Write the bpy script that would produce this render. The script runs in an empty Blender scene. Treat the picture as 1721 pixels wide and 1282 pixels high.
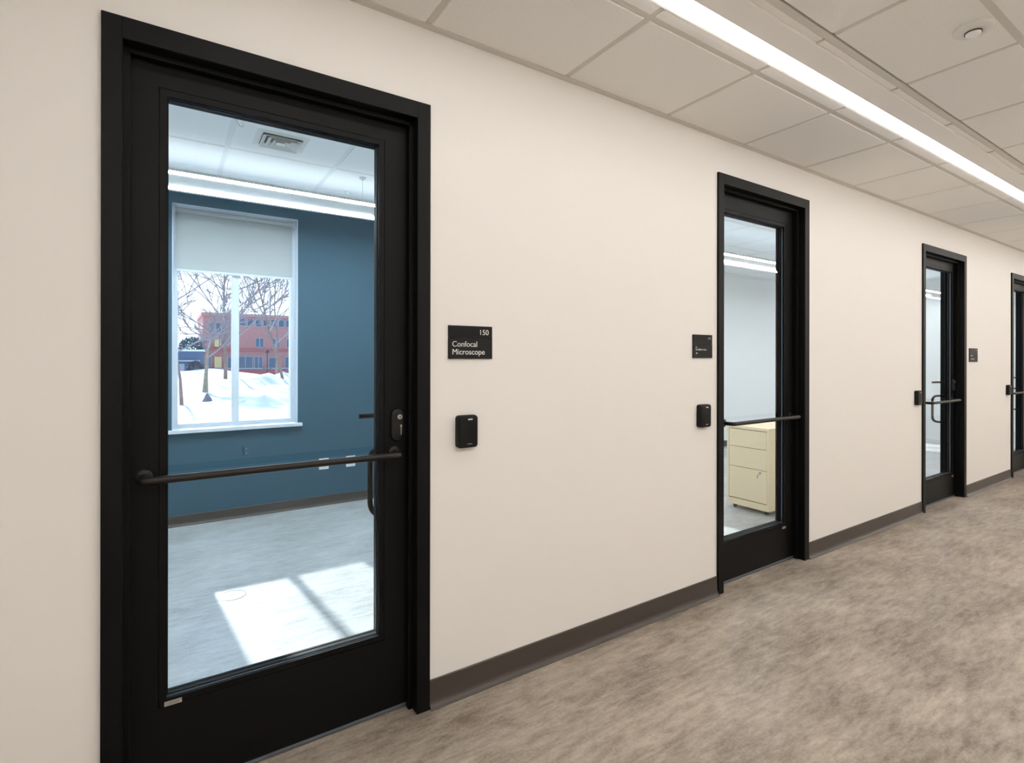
import bpy, bmesh, math, random
from mathutils import Vector, Matrix

S = bpy.context.scene
COL = S.collection
PI = math.pi
random.seed(7)

# ------------------------------------------------------------------ materials
def lin(r, g, b):
    f = lambda c: (c / 255 / 12.92) if c / 255 <= .04045 else ((c / 255 + .055) / 1.055) ** 2.4
    return (f(r), f(g), f(b), 1)

def principled(name, col, rough=.6, spec=.5, metal=0.0, bump=None, noise=None):
    m = bpy.data.materials.new(name); m.use_nodes = True
    nt = m.node_tree; b = nt.nodes['Principled BSDF']
    b.inputs['Base Color'].default_value = col
    b.inputs['Roughness'].default_value = rough
    b.inputs['Specular IOR Level'].default_value = spec
    b.inputs['Metallic'].default_value = metal
    if noise or bump:
        tc = nt.nodes.new('ShaderNodeTexCoord')
    if noise:                       # (scale, amount): gentle unevenness of the colour itself
        n = nt.nodes.new('ShaderNodeTexNoise'); n.inputs['Scale'].default_value = noise[0]
        n.inputs['Detail'].default_value = 4
        nt.links.new(tc.outputs['Object'], n.inputs['Vector'])
        r = nt.nodes.new('ShaderNodeValToRGB')
        k = noise[1]
        r.color_ramp.elements[0].position = .3; r.color_ramp.elements[1].position = .7
        r.color_ramp.elements[0].color = tuple(c * (1 - k) for c in col[:3]) + (1,)
        r.color_ramp.elements[1].color = tuple(min(1, c * (1 + k)) for c in col[:3]) + (1,)
        nt.links.new(n.outputs['Fac'], r.inputs['Fac'])
        nt.links.new(r.outputs['Color'], b.inputs['Base Color'])
    if bump:                        # (scale, strength)
        n2 = nt.nodes.new('ShaderNodeTexNoise'); n2.inputs['Scale'].default_value = bump[0]
        n2.inputs['Detail'].default_value = 3
        nt.links.new(tc.outputs['Object'], n2.inputs['Vector'])
        bp = nt.nodes.new('ShaderNodeBump'); bp.inputs['Strength'].default_value = bump[1]
        bp.inputs['Distance'].default_value = .002
        nt.links.new(n2.outputs['Fac'], bp.inputs['Height'])
        nt.links.new(bp.outputs['Normal'], b.inputs['Normal'])
    return m

def emitter(name, col, strength):
    m = bpy.data.materials.new(name); m.use_nodes = True
    nt = m.node_tree; nt.nodes.clear()
    e = nt.nodes.new('ShaderNodeEmission'); e.inputs['Color'].default_value = col
    e.inputs['Strength'].default_value = strength
    o = nt.nodes.new('ShaderNodeOutputMaterial'); nt.links.new(e.outputs[0], o.inputs[0])
    return m

def glass(name, tint=(.96, .985, .99, 1), ior=1.45):
    m = bpy.data.materials.new(name); m.use_nodes = True
    nt = m.node_tree; nt.nodes.clear()
    t = nt.nodes.new('ShaderNodeBsdfTransparent'); t.inputs['Color'].default_value = tint
    g = nt.nodes.new('ShaderNodeBsdfGlossy'); g.inputs['Roughness'].default_value = 0.0
    f = nt.nodes.new('ShaderNodeFresnel'); f.inputs['IOR'].default_value = ior
    mx = nt.nodes.new('ShaderNodeMixShader'); o = nt.nodes.new('ShaderNodeOutputMaterial')
    ge = nt.nodes.new('ShaderNodeNewGeometry'); sb = nt.nodes.new('ShaderNodeMath'); sb.operation = 'SUBTRACT'; sb.inputs[0].default_value = 1
    ml = nt.nodes.new('ShaderNodeMath'); ml.operation = 'MULTIPLY'      # only the outer side of each pane face mirrors
    nt.links.new(ge.outputs['Backfacing'], sb.inputs[1]); nt.links.new(sb.outputs[0], ml.inputs[0]); nt.links.new(f.outputs[0], ml.inputs[1])
    nt.links.new(ml.outputs[0], mx.inputs[0]); nt.links.new(t.outputs[0], mx.inputs[1])
    nt.links.new(g.outputs[0], mx.inputs[2]); nt.links.new(mx.outputs[0], o.inputs[0])
    return m

def floor_material(name, cols, rough):
    m = bpy.data.materials.new(name); m.use_nodes = True
    nt = m.node_tree; b = nt.nodes['Principled BSDF']; L = nt.links.new
    tc = nt.nodes.new('ShaderNodeTexCoord')
    def noise(sx, sy, scale, detail, rough, dist=0.0):
        mp = nt.nodes.new('ShaderNodeMapping'); mp.inputs['Scale'].default_value = (sx, sy, 1)
        L(tc.outputs['Object'], mp.inputs['Vector'])
        n = nt.nodes.new('ShaderNodeTexNoise'); n.inputs['Scale'].default_value = scale
        n.inputs['Detail'].default_value = detail; n.inputs['Roughness'].default_value = rough
        n.inputs['Distortion'].default_value = dist
        L(mp.outputs['Vector'], n.inputs['Vector']); return n.outputs['Fac']
    a = noise(.8, 1.5, 2.6, 6, .62, .3)         # clouds
    c = noise(.75, 2.9, 12, 7, .72, .22)          # streaky flecks running along the corridor
    d = noise(1, 1, 90, 3, .7)                   # fine grain
    def mix(x, y, f):
        k = nt.nodes.new('ShaderNodeMix'); k.inputs['Factor'].default_value = f
        L(x, k.inputs['A']); L(y, k.inputs['B']); return k.outputs['Result']
    v = mix(mix(a, c, .52), d, .16)
    r = nt.nodes.new('ShaderNodeValToRGB')
    e = r.color_ramp.elements
    e[0].position = .39; e[0].color = cols[0]
    e[1].position = .60; e[1].color = cols[2]
    k = e.new(.49); k.color = cols[1]
    L(v, r.inputs['Fac']); L(r.outputs['Color'], b.inputs['Base Color'])
    b.inputs['Roughness'].default_value = rough; b.inputs['Specular IOR Level'].default_value = .5 if rough < .35 else .2
    bp = nt.nodes.new('ShaderNodeBump'); bp.inputs['Strength'].default_value = .12
    bp.inputs['Distance'].default_value = .001
    L(d, bp.inputs['Height']); L(bp.outputs['Normal'], b.inputs['Normal'])
    return m

def brick_material():
    m = bpy.data.materials.new('hazy_red_brick'); m.use_nodes = True
    nt = m.node_tree; b = nt.nodes['Principled BSDF']; L = nt.links.new
    tc = nt.nodes.new('ShaderNodeTexCoord')
    sx = nt.nodes.new('ShaderNodeSeparateXYZ'); cb = nt.nodes.new('ShaderNodeCombineXYZ')
    L(tc.outputs['Object'], sx.inputs[0]); L(sx.outputs['X'], cb.inputs['X']); L(sx.outputs['Z'], cb.inputs['Y'])
    br = nt.nodes.new('ShaderNodeTexBrick')
    br.inputs['Color1'].default_value = lin(198, 140, 134); br.inputs['Color2'].default_value = lin(184, 126, 122)  # brick tones paled to paint in the outdoor haze
    br.inputs['Mortar'].default_value = lin(204, 160, 152)
    br.inputs['Scale'].default_value = 4; br.inputs['Mortar Size'].default_value = .015
    L(cb.outputs[0], br.inputs['Vector']); L(br.outputs['Color'], b.inputs['Base Color'])
    b.inputs['Roughness'].default_value = .9
    return m

FLOOR_COLS = (lin(113, 102, 92), lin(147, 136, 125), lin(174, 163, 151))
ROOM_LIT_COLS = (lin(158, 158, 156), lin(182, 183, 182), lin(202, 203, 203))  # paler floor tones paint in how bright the rooms look
M = {}
M['paint'] = principled('cream_wall_paint', lin(234, 231, 227), .75, .3, bump=(260, .05))
M['paint_white'] = principled('white_wall_paint', lin(238, 240, 240), .75, .3, bump=(260, .05))
M['paint_blue'] = principled('blue_wall_paint', lin(54, 84, 99), .7, .3, bump=(260, .05))
M['tile'] = principled('ceiling_tile_white', lin(243, 242, 240), .9, .2, noise=(160, .03))
M['grid'] = principled('ceiling_grid_white', lin(214, 210, 204), .6, .3)
M['fixture'] = principled('fixture_white_enamel', lin(248, 246, 244), .5, .4)
M['lock'] = principled('black_lock_enamel', lin(9, 9, 10), .35, .35)
M['black'] = principled('black_satin_paint', lin(6, 6, 6), .5, .18, noise=(400, .05))
M['bead'] = principled('dark_metal_bead', lin(118, 126, 136), .3, .5, metal=.75)
M['bar'] = principled('dark_bronze_metal', lin(30, 27, 26), .38, .4, metal=.3)
M['gasket'] = principled('black_rubber', lin(14, 14, 15), .7, .3)
M['steel'] = principled('brushed_steel', lin(190, 188, 184), .3, .5, metal=1)
M['sticker'] = principled('silver_label', lin(168, 164, 158), .5, .4)
M['ink'] = principled('grey_ink', lin(96, 93, 90), .7, .2)
M['rubber'] = principled('grey_rubber_base', lin(66, 60, 55), .38, .36)
M['sign'] = principled('black_sign_acrylic', lin(10, 10, 11), .45, .22)
M['sign2'] = principled('charcoal_sign_acrylic', lin(20, 20, 20), .5, .22)
M['letter'] = principled('white_lettering', lin(225, 225, 222), .6, .3)
M['reader'] = principled('black_reader_plastic', lin(8, 8, 8), .5, .22)
M['reader_face'] = principled('black_reader_face', lin(11, 11, 11), .45, .22)
M['white'] = principled('white_frame_paint', lin(206, 213, 220), .5, .4)
M['plastic'] = principled('white_plastic', lin(225, 224, 220), .45, .4)
M['throat'] = principled('vent_throat_grey', lin(110, 112, 114), .7, .3)
M['blueplate'] = principled('blue_grey_plate', lin(62, 88, 108), .6, .3)
M['cream'] = principled('cream_cabinet_enamel', lin(252, 231, 194), .45, .4)
M['creamshade'] = principled('cream_painted_shade', lin(120, 110, 88), .7, .3)  # darkened cream for the painted shade between drawers
M['castor'] = principled('dark_castor_plastic', lin(30, 29, 29), .5, .4)
M['lens_dark'] = principled('smoked_lens', lin(60, 58, 60), .12, .6)
M['strip'] = emitter('corridor_light_lens', (1, .965, .92, 1), 15.2)
M['fill_strip'] = emitter('added_fill_lens', (1, .965, .92, 1), 47.5)  # lens of the added, unseen fill light
M['strip_room'] = emitter('room_light_lens', (.80, .92, 1, 1), 62)
M['strip_far'] = emitter('second_room_light_lens', (.93, .965, 1, 1), 28)
M['ceiling_fill'] = emitter('room_ceiling_fill_glow', (.80, .92, 1, 1), 1.5)  # glow added above the pendants to brighten the room ceilings
M['glass'] = glass('clear_door_glass')
M['glass_win'] = glass('clear_window_glass', (.95, .975, .985, 1))
M['floor'] = floor_material('mottled_vinyl_floor', FLOOR_COLS, .38)
M['floor_room'] = floor_material('brightened_vinyl_floor', ROOM_LIT_COLS, .3)
M['snow'] = principled('snow', lin(242, 246, 252), .9, .2, bump=(3, .4))
M['brick'] = brick_material()
M['coping'] = principled('pale_red_coping', lin(196, 140, 136), .8, .3)
M['stone'] = principled('pink_stone_band', lin(186, 116, 114), .85, .3)
M['winblue'] = principled('dark_blue_window_glass', lin(84, 104, 128), .15, .6)
M['winpale'] = principled('pale_window_frame', lin(176, 178, 186), .6, .3)
M['yellow'] = principled('pale_yellow_panel', lin(226, 204, 152), .8, .3)
M['bark'] = principled('grey_bark', lin(140, 122, 112), .9, .2, noise=(8, .2))
M['bark2'] = principled('pale_mossy_bark', lin(150, 142, 124), .9, .2, noise=(6, .2))
M['twig'] = principled('grey_twigs', lin(152, 144, 146), .9, .2)
M['conifer'] = principled('blue_green_needles', lin(96, 118, 128), .95, .1, noise=(3, .25))
M['shrub'] = principled('bare_shrub_twigs', lin(92, 96, 106), .95, .1, noise=(5, .25))
M['slate'] = principled('blue_grey_siding', lin(104, 122, 146), .85, .2)
M['rock'] = principled('grey_rock', lin(120, 122, 128), .9, .2, noise=(6, .25))
M['post'] = principled('dark_post_metal', lin(70, 66, 72), .6, .4)

def blind_material():
    m = bpy.data.materials.new('roller_blind_fabric'); m.use_nodes = True
    nt = m.node_tree; nt.nodes.clear(); L = nt.links.new
    d = nt.nodes.new('ShaderNodeBsdfDiffuse'); d.inputs['Color'].default_value = lin(186, 190, 190)
    t = nt.nodes.new('ShaderNodeBsdfTranslucent'); t.inputs['Color'].default_value = lin(170, 176, 178)
    mx = nt.nodes.new('ShaderNodeMixShader'); mx.inputs[0].default_value = .2
    o = nt.nodes.new('ShaderNodeOutputMaterial')
    L(d.outputs[0], mx.inputs[1]); L(t.outputs[0], mx.inputs[2]); L(mx.outputs[0], o.inputs[0])
    return m
M['blind'] = blind_material()

# ------------------------------------------------------------------ mesh helpers
def box(bm, x0, x1, y0, y1, z0, z1, bev=0.0, seg=2):
    if x0 > x1: x0, x1 = x1, x0
    if y0 > y1: y0, y1 = y1, y0
    if z0 > z1: z0, z1 = z1, z0
    t = bmesh.new()
    v = [t.verts.new(p) for p in ((x0, y0, z0), (x1, y0, z0), (x1, y1, z0), (x0, y1, z0),
                                  (x0, y0, z1), (x1, y0, z1), (x1, y1, z1), (x0, y1, z1))]
    for f in ((0, 3, 2, 1), (4, 5, 6, 7), (0, 1, 5, 4), (1, 2, 6, 5), (2, 3, 7, 6), (3, 0, 4, 7)):
        t.faces.new([v[i] for i in f])
    if bev:
        bmesh.ops.bevel(t, geom=t.edges[:], offset=bev, segments=seg, affect='EDGES', profile=.5)
    merge(bm, t)

def merge(bm, t):
    me = bpy.data.meshes.new('tmp'); t.to_mesh(me); t.free(); bm.from_mesh(me); bpy.data.meshes.remove(me)

def grid_shell(bm, xs, zs, solid, y0, y1):
    """a slab in the XZ plane, cut where solid(cx, cz) is False; only outer faces are made"""
    n, m = len(xs) - 1, len(zs) - 1
    S_ = [[solid((xs[i] + xs[i + 1]) / 2, (zs[j] + zs[j + 1]) / 2) for j in range(m)] for i in range(n)]
    g = lambda i, j: 0 <= i < n and 0 <= j < m and S_[i][j]
    V = {}
    def vt(i, j, k):
        if (i, j, k) not in V: V[(i, j, k)] = bm.verts.new((xs[i], y1 if k else y0, zs[j]))
        return V[(i, j, k)]
    for i in range(n):
        for j in range(m):
            if not S_[i][j]: continue
            bm.faces.new([vt(i, j, 0), vt(i + 1, j, 0), vt(i + 1, j + 1, 0), vt(i, j + 1, 0)])
            bm.faces.new([vt(i, j, 1), vt(i, j + 1, 1), vt(i + 1, j + 1, 1), vt(i + 1, j, 1)])
            if not g(i - 1, j): bm.faces.new([vt(i, j, 0), vt(i, j + 1, 0), vt(i, j + 1, 1), vt(i, j, 1)])
            if not g(i + 1, j): bm.faces.new([vt(i + 1, j, 0), vt(i + 1, j, 1), vt(i + 1, j + 1, 1), vt(i + 1, j + 1, 0)])
            if not g(i, j - 1): bm.faces.new([vt(i, j, 0), vt(i, j, 1), vt(i + 1, j, 1), vt(i + 1, j, 0)])
            if not g(i, j + 1): bm.faces.new([vt(i, j + 1, 0), vt(i + 1, j + 1, 0), vt(i + 1, j + 1, 1), vt(i, j + 1, 1)])

def ring(bm, x0, x1, z0, z1, w, y0, y1, bev=0.0):
    """rectangular frame, outer size x0..x1 z0..z1, member width w"""
    t = bmesh.new()
    grid_shell(t, [x0, x0 + w, x1 - w, x1], [z0, z0 + w, z1 - w, z1],
               lambda x, z: not (x0 + w < x < x1 - w and z0 + w < z < z1 - w), y0, y1)
    bmesh.ops.recalc_face_normals(t, faces=t.faces[:])
    if bev:
        es = [e for e in t.edges if len(e.link_faces) == 2 and e.calc_face_angle() > .5]
        bmesh.ops.bevel(t, geom=es, offset=bev, segments=1, affect='EDGES')
    merge(bm, t)

def rprism(bm, cx, cz, w, h, r, y0, y1, bev=0.0, n=6):
    """rounded-corner slab standing in the XZ plane from y1 (back) to y0 (front)"""
    t = bmesh.new(); pts = []
    for sx, sz, a0 in ((1, -1, -90), (1, 1, 0), (-1, 1, 90), (-1, -1, 180)):
        for k in range(n + 1):
            a = math.radians(a0 + 90 * k / n)
            pts.append((cx + sx * (w / 2 - r) + r * math.cos(a), cz + sz * (h / 2 - r) + r * math.sin(a)))
    f = [t.verts.new((x, y0, z)) for x, z in pts]; b = [t.verts.new((x, y1, z)) for x, z in pts]
    ff = t.faces.new(f); t.faces.new(b[::-1])
    for i in range(len(pts)):
        j = (i + 1) % len(pts); t.faces.new([f[j], f[i], b[i], b[j]])
    bmesh.ops.recalc_face_normals(t, faces=t.faces[:])
    if bev:
        bmesh.ops.bevel(t, geom=list(ff.edges), offset=bev, segments=3, affect='EDGES', profile=.5)
    merge(bm, t)

def lathe(bm, prof, c, axis='Z', n=32):
    """prof: list of (radius, height) turned about an axis through c"""
    rows = []
    for r, h in prof:
        row = []
        for k in range(n):
            a = 2 * PI * k / n; x, y = r * math.cos(a), r * math.sin(a)
            p = (x, y, h) if axis == 'Z' else ((x, -h, y) if axis == 'Y' else (h, x, y))
            row.append(bm.verts.new((c[0] + p[0], c[1] + p[1], c[2] + p[2])))
        rows.append(row)
    for a, b in zip(rows, rows[1:]):
        for k in range(n):
            j = (k + 1) % n; bm.faces.new([a[k], a[j], b[j], b[k]])
    bm.faces.new(rows[0][::-1]); bm.faces.new(rows[-1])
    bmesh.ops.recalc_face_normals(bm, faces=bm.faces[:])

def round_path(pts, rad, n=6):
    """round the inner corners of a polyline"""
    P = [Vector(p) for p in pts]; out = [P[0]]
    for a, b, c in zip(P, P[1:], P[2:]):
        d1, d2 = (a - b), (c - b); q = min(rad, d1.length * .49, d2.length * .49)
        s, e = b + d1.normalized() * q, b + d2.normalized() * q
        for k in range(n + 1):
            t = k / n; out.append(s * (1 - t) ** 2 + b * 2 * t * (1 - t) + e * t * t)
    out.append(P[-1]); return out

def tube(bm, pts, rad, n=14, cap=True):
    P = [Vector(p) for p in pts]; R = rad if isinstance(rad, (list, tuple)) else [rad] * len(P)
    rows = []; up = None
    for i, p in enumerate(P):
        d = (P[min(i + 1, len(P) - 1)] - P[max(i - 1, 0)]).normalized()
        if up is None:
            up = Vector((0, 0, 1)) if abs(d.z) < .9 else Vector((1, 0, 0))
        s = d.cross(up).normalized(); up = s.cross(d).normalized()
        rows.append([bm.verts.new(p + (s * math.cos(2 * PI * k / n) + up * math.sin(2 * PI * k / n)) * R[i]) for k in range(n)])
    for a, b in zip(rows, rows[1:]):
        for k in range(n):
            j = (k + 1) % n; bm.faces.new([a[k], b[k], b[j], a[j]])
    if cap:
        bm.faces.new(rows[0]); bm.faces.new(rows[-1][::-1])

def obj(name, bm, mat, parent=None, smooth=False, fix=True):
    me = bpy.data.meshes.new(name)
    if fix: bmesh.ops.recalc_face_normals(bm, faces=bm.faces[:])
    bm.to_mesh(me); bm.free()
    me.materials.append(mat)
    if smooth:
        for p in me.polygons: p.use_smooth = True
        me.set_sharp_from_angle(angle=math.radians(35))
    o = bpy.data.objects.new(name, me); COL.objects.link(o)
    if parent is not None:
        o.parent = parent
        w = Vector(parent.location)
        if parent.parent: w += Vector(parent.parent.location)
        me.transform(Matrix.Translation(-w))
    return o

def B(*boxes, bev=0.0):
    bm = bmesh.new()
    for b in boxes: box(bm, *b, bev=bev)
    return bm

def tag(o, label=None, cat=None, group=None, kind=None):
    if label: o['label'] = label
    if cat: o['category'] = cat
    if group: o['group'] = group
    if kind: o['kind'] = kind
    return o

def empty(name, loc, label=None, cat=None, group=None, kind=None):
    o = bpy.data.objects.new(name, None); COL.objects.link(o); o.location = loc
    o.empty_display_size = .05
    return tag(o, label, cat, group, kind)

def text_bm(body, size, x, y, z, align='LEFT', depth=.0006, squeeze=1.0):
    c = bpy.data.curves.new('tmp_text', 'FONT'); c.body = body; c.size = size; c.align_x = align
    c.extrude = depth; c.space_character = 1.0
    o = bpy.data.objects.new('tmp_text', c); COL.objects.link(o)
    bpy.context.view_layer.update()
    dg = bpy.context.evaluated_depsgraph_get()
    me = bpy.data.meshes.new_from_object(o.evaluated_get(dg))
    me.transform(Matrix.Diagonal((squeeze, 1, 1, 1)))
    me.transform(Matrix.Rotation(PI / 2, 4, 'X')); me.transform(Matrix.Translation((x, y, z)))
    bm = bmesh.new(); bm.from_mesh(me)
    bpy.data.objects.remove(o); bpy.data.curves.remove(c); bpy.data.meshes.remove(me)
    return bm

# ------------------------------------------------------------------ key dimensions (metres)
CAM_H = 1.2122
WY = 1.6806       # corridor face of the wall with the doors
WB = 1.83             # its room face
BY = 4.49             # room face of the outside wall
CZ = 2.356        # corridor ceiling
RZ = 2.42             # ceiling of the rooms
TOP = 2.62
X0, X1 = -2.2, 15.0   # corridor extent
OY = -.90             # far side of the hall, behind the camera
PAX, PBX = 1.9, 9.62  # partition between the rooms, far partition
DF, DB = 1.735, 1.785 # door leaf front and back
DOORS = [  # outer left, outer right, outer top, inner left, inner right, inner top, lite (l, r, bottom, top), bar (l, r, z)
    dict(o=(-.1396, .7603, 2.0879), i=(-.0961, .7122, 2.0315), g=(0.0, .601, .272, 1.937), b=(-.064, .667, .889)),
    dict(o=(2.3669, 3.2545, 2.1743), i=(2.412, 3.204, 2.1195), g=(2.507, 3.093, .232, 2.004), b=(2.49, 3.172, .868)),
    dict(o=(4.959, 5.902, 2.1237), i=(5.006, 5.848, 2.069), g=(5.10, 5.775, .216, 1.979), b=(5.15, 5.785, .858)),
    dict(o=(7.1867, 8.10, 2.0961), i=(7.238, 8.05, 2.042), g=(7.335, 7.95, .21, 1.955), b=(7.27, 8.0, .862)),
]
WINS = [(.03, .88), (2.36, 3.21), (4.7, 5.55), (8.2, 9.05)]
WZ0, WZ1 = .69, 2.33

# ------------------------------------------------------------------ setting: floor, walls, ceilings
struct = lambda o, label=None, cat=None: tag(o, label, cat, kind='structure')

struct(obj('floor', B((X0 - .2, X1 + .2, OY - .2, 1.76, -.12, 0)), M['floor']), 'mottled taupe vinyl floor of the corridor', 'floor')
struct(obj('floor_room', B((X0 - .2, X1 + .2, 1.76, 4.78, -.12, 0)), M['floor_room']), 'mottled floor of the rooms behind the doors, brightness painted into its paler tone', 'floor')

def cuts(a, b, lst): return sorted(set([a, b] + [round(v, 5) for v in lst]))
G_ = .02
xs = cuts(X0, X1, [v for d in DOORS for v in (d['o'][0] + G_, d['o'][1] - G_)])
zs = cuts(0, TOP, [d['o'][2] - G_ for d in DOORS])
def solid(x, z):
    return not any(d['o'][0] + G_ < x < d['o'][1] - G_ and z < d['o'][2] - G_ for d in DOORS)
bm = bmesh.new(); grid_shell(bm, xs, zs, solid, WY, WB)
struct(obj('wall_left', bm, M['paint']), 'long cream corridor wall with four black doors', 'wall')

def outside_wall(name, xa, xb, wins, mat, label):
    xs = cuts(xa, xb, [v for w in wins for v in w]); zs = cuts(0, TOP, [WZ0, WZ1])
    bm = bmesh.new()
    grid_shell(bm, xs, zs, lambda x, z: not any(w[0] < x < w[1] and WZ0 < z < WZ1 for w in wins), BY, 4.76)
    struct(obj(name, bm, mat), label, 'wall')
outside_wall('wall_back', -1.0, PAX + .06, WINS[:1], M['paint_blue'], 'blue painted wall around the snowy window')
outside_wall('wall_far', PAX + .06, PBX + .12, WINS[1:], M['paint_white'], 'pale wall seen through the second and third doors')
struct(obj('wall_partition', B((PAX, PAX + .12, WB, BY, 0, TOP)), M['paint_white']), 'white partition between the two rooms', 'wall')
struct(obj('wall_side', B((-1.0, -.88, WB, BY, 0, TOP)), M['paint_white']), 'white side wall of the blue room', 'wall')
struct(obj('wall_end', B((PBX, PBX + .12, WB, BY, 0, TOP)), M['paint_white']), 'pale far side wall of the second room', 'wall')
struct(obj('wall_opposite', B((X0, X1, OY - .15, OY, 0, TOP)), M['paint']), 'cream wall across the corridor', 'wall')
struct(obj('wall_near', B((X0 - .15, X0, OY - .15, WB, 0, TOP)), M['paint']), 'cream wall at the near end of the corridor', 'wall')
struct(obj('wall_corridor_end', B((X1, X1 + .15, OY - .15, WB, 0, TOP)), M['paint']), 'cream wall at the far end of the corridor', 'wall')

# corridor ceiling: square tiles in a T grid, one row interrupted by the light trough
LX = [.7452 + .6096 * i for i in range(-7, 24)]
YS_T2, YS_T1 = .572, 1.2205
rows = [(YS_T1, WY - .002), (1.158, YS_T1)]
rows2 = [(YS_T2, .926), (-.28, YS_T2), (OY, -.5135)]
g = .0115
bm = bmesh.new()
for (ya, yb) in rows + rows2:
    ya = max(ya, OY)
    if yb - ya < .05: continue
    for xa, xb in zip(LX, LX[1:]):
        if xb > X1: continue
        a, b = ya + g, yb - g
        if (ya, yb) == rows[1]: a = ya
        if (ya, yb) == rows2[0]: b = yb
        if (ya, yb) == rows2[1]: a = ya
        if (ya, yb) == rows2[2]: b = yb
        if (ya, yb) == rows[0]: b = yb - .02
        box(bm, xa + g, xb - g, a, b, CZ, CZ + .02, bev=.003, seg=1)
ceil = struct(obj('ceiling', bm, M['tile'], fix=False), 'white suspended ceiling of square tiles over the corridor', 'ceiling')
bm = bmesh.new()
GZ = CZ + .0045
for x in LX:
    if x < X1: box(bm, x - .012, x + .012, 1.158, WY, GZ, GZ + .02); box(bm, x - .012, x + .012, -.28, .924, GZ, GZ + .02)
for y in (YS_T1, YS_T2):
    box(bm, X0, X1, y - .012, y + .012, GZ - .0006, GZ + .02)
box(bm, X0, X1, WY - .022, WY, GZ - .009, GZ + .02)
gr = obj('ceiling_grid', bm, M['grid'], ceil)
struct(obj('roof_slab', B((X0 - .15, X1 + .15, OY - .15, 4.76, TOP, TOP + .15)), M['paint_white']), 'slab above the suspended ceilings', 'roof')

# ceilings of the rooms
def room_ceiling(name, xa, xb, xs_t, ys_t, label):
    bm = bmesh.new()
    ye = [WB] + ys_t + [BY]; xe = [xa] + xs_t + [xb]
    for a, b in zip(xe, xe[1:]):
        for c, d in zip(ye, ye[1:]):
            box(bm, a + g, b - g, c + g, d - g, RZ, RZ + .02, bev=.003, seg=1)
    c = struct(obj(name, bm, M['tile_room'], fix=False), label, 'ceiling')
    bm = bmesh.new()
    for x in xs_t: box(bm, x - .012, x + .012, WB, BY, RZ + .004, RZ + .03)
    for y in ys_t: box(bm, xa, xb, y - .012, y + .012, RZ + .0034, RZ + .03)
    box(bm, xa, xb, BY - .02, BY, RZ + .003, RZ + .03); box(bm, xa, xb, WB, WB + .02, RZ + .003, RZ + .03)
    box(bm, xa, xa + .02, WB, BY, RZ + .003, RZ + .03); box(bm, xb - .02, xb, WB, BY, RZ + .003, RZ + .03)
    obj('ceiling_grid', bm, M['grid_room'], c)
M['tile_room'] = principled('room_tile_white', lin(246, 247, 248), .9, .2, noise=(160, .03))
M['grid_room'] = principled('room_grid_white', lin(232, 234, 236), .6, .4)
room_ceiling('ceiling_room', -.88, PAX, [.285 + .6 * k for k in (-1, 0, 1, 2)], [2.18, 2.79, 3.40, 3.88], 'white tiled ceiling of the blue room')
room_ceiling('ceiling_far_room', PAX + .12, PBX, [2.6 + .6096 * k for k in range(12)], [2.18, 2.79, 3.40, 4.01], 'white tiled ceiling of the second room')

# rubber base along the walls
def base_run(name, xa, xb, y, s, label, h):
    """profile with a small toe; s=-1 sticks out towards -Y"""
    prof = [(0, 0), (.022, 0), (.022, .002), (.0165, .0055), (.011, .011), (.0075, .018), (.0055, .026), (.005, h - .002), (.003, h), (0, h)]
    bm = bmesh.new()
    a = [bm.verts.new((xa, y + s * u, z)) for u, z in prof]; b = [bm.verts.new((xb, y + s * u, z)) for u, z in prof]
    for i in range(len(prof)):
        j = (i + 1) % len(prof); bm.faces.new([a[i], a[j], b[j], b[i]])
    bm.faces.new(a); bm.faces.new(b[::-1])
    struct(obj(name, bm, M['rubber'], smooth=True), label, 'baseboard')
edges = [X0] + [v for d in DOORS for v in d['o'][:2]] + [X1]
lab = ['grey rubber base left of the nearest black door', 'grey rubber base between the first and second doors',
       'grey rubber base between the second and third doors', 'short grey rubber base between the third and fourth doors',
       'grey rubber base beyond the fourth door']
for k in range(5):
    base_run('baseboard_left', edges[2 * k] + .001, edges[2 * k + 1] - .001, WY, -1, lab[k], .096)
base_run('baseboard_back', -.88, PAX, BY, -1, 'grey rubber base under the blue wall', .077)
base_run('baseboard_far', PAX + .12, PBX, BY, -1, 'grey rubber base along the pale wall of the second room', .077)

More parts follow.
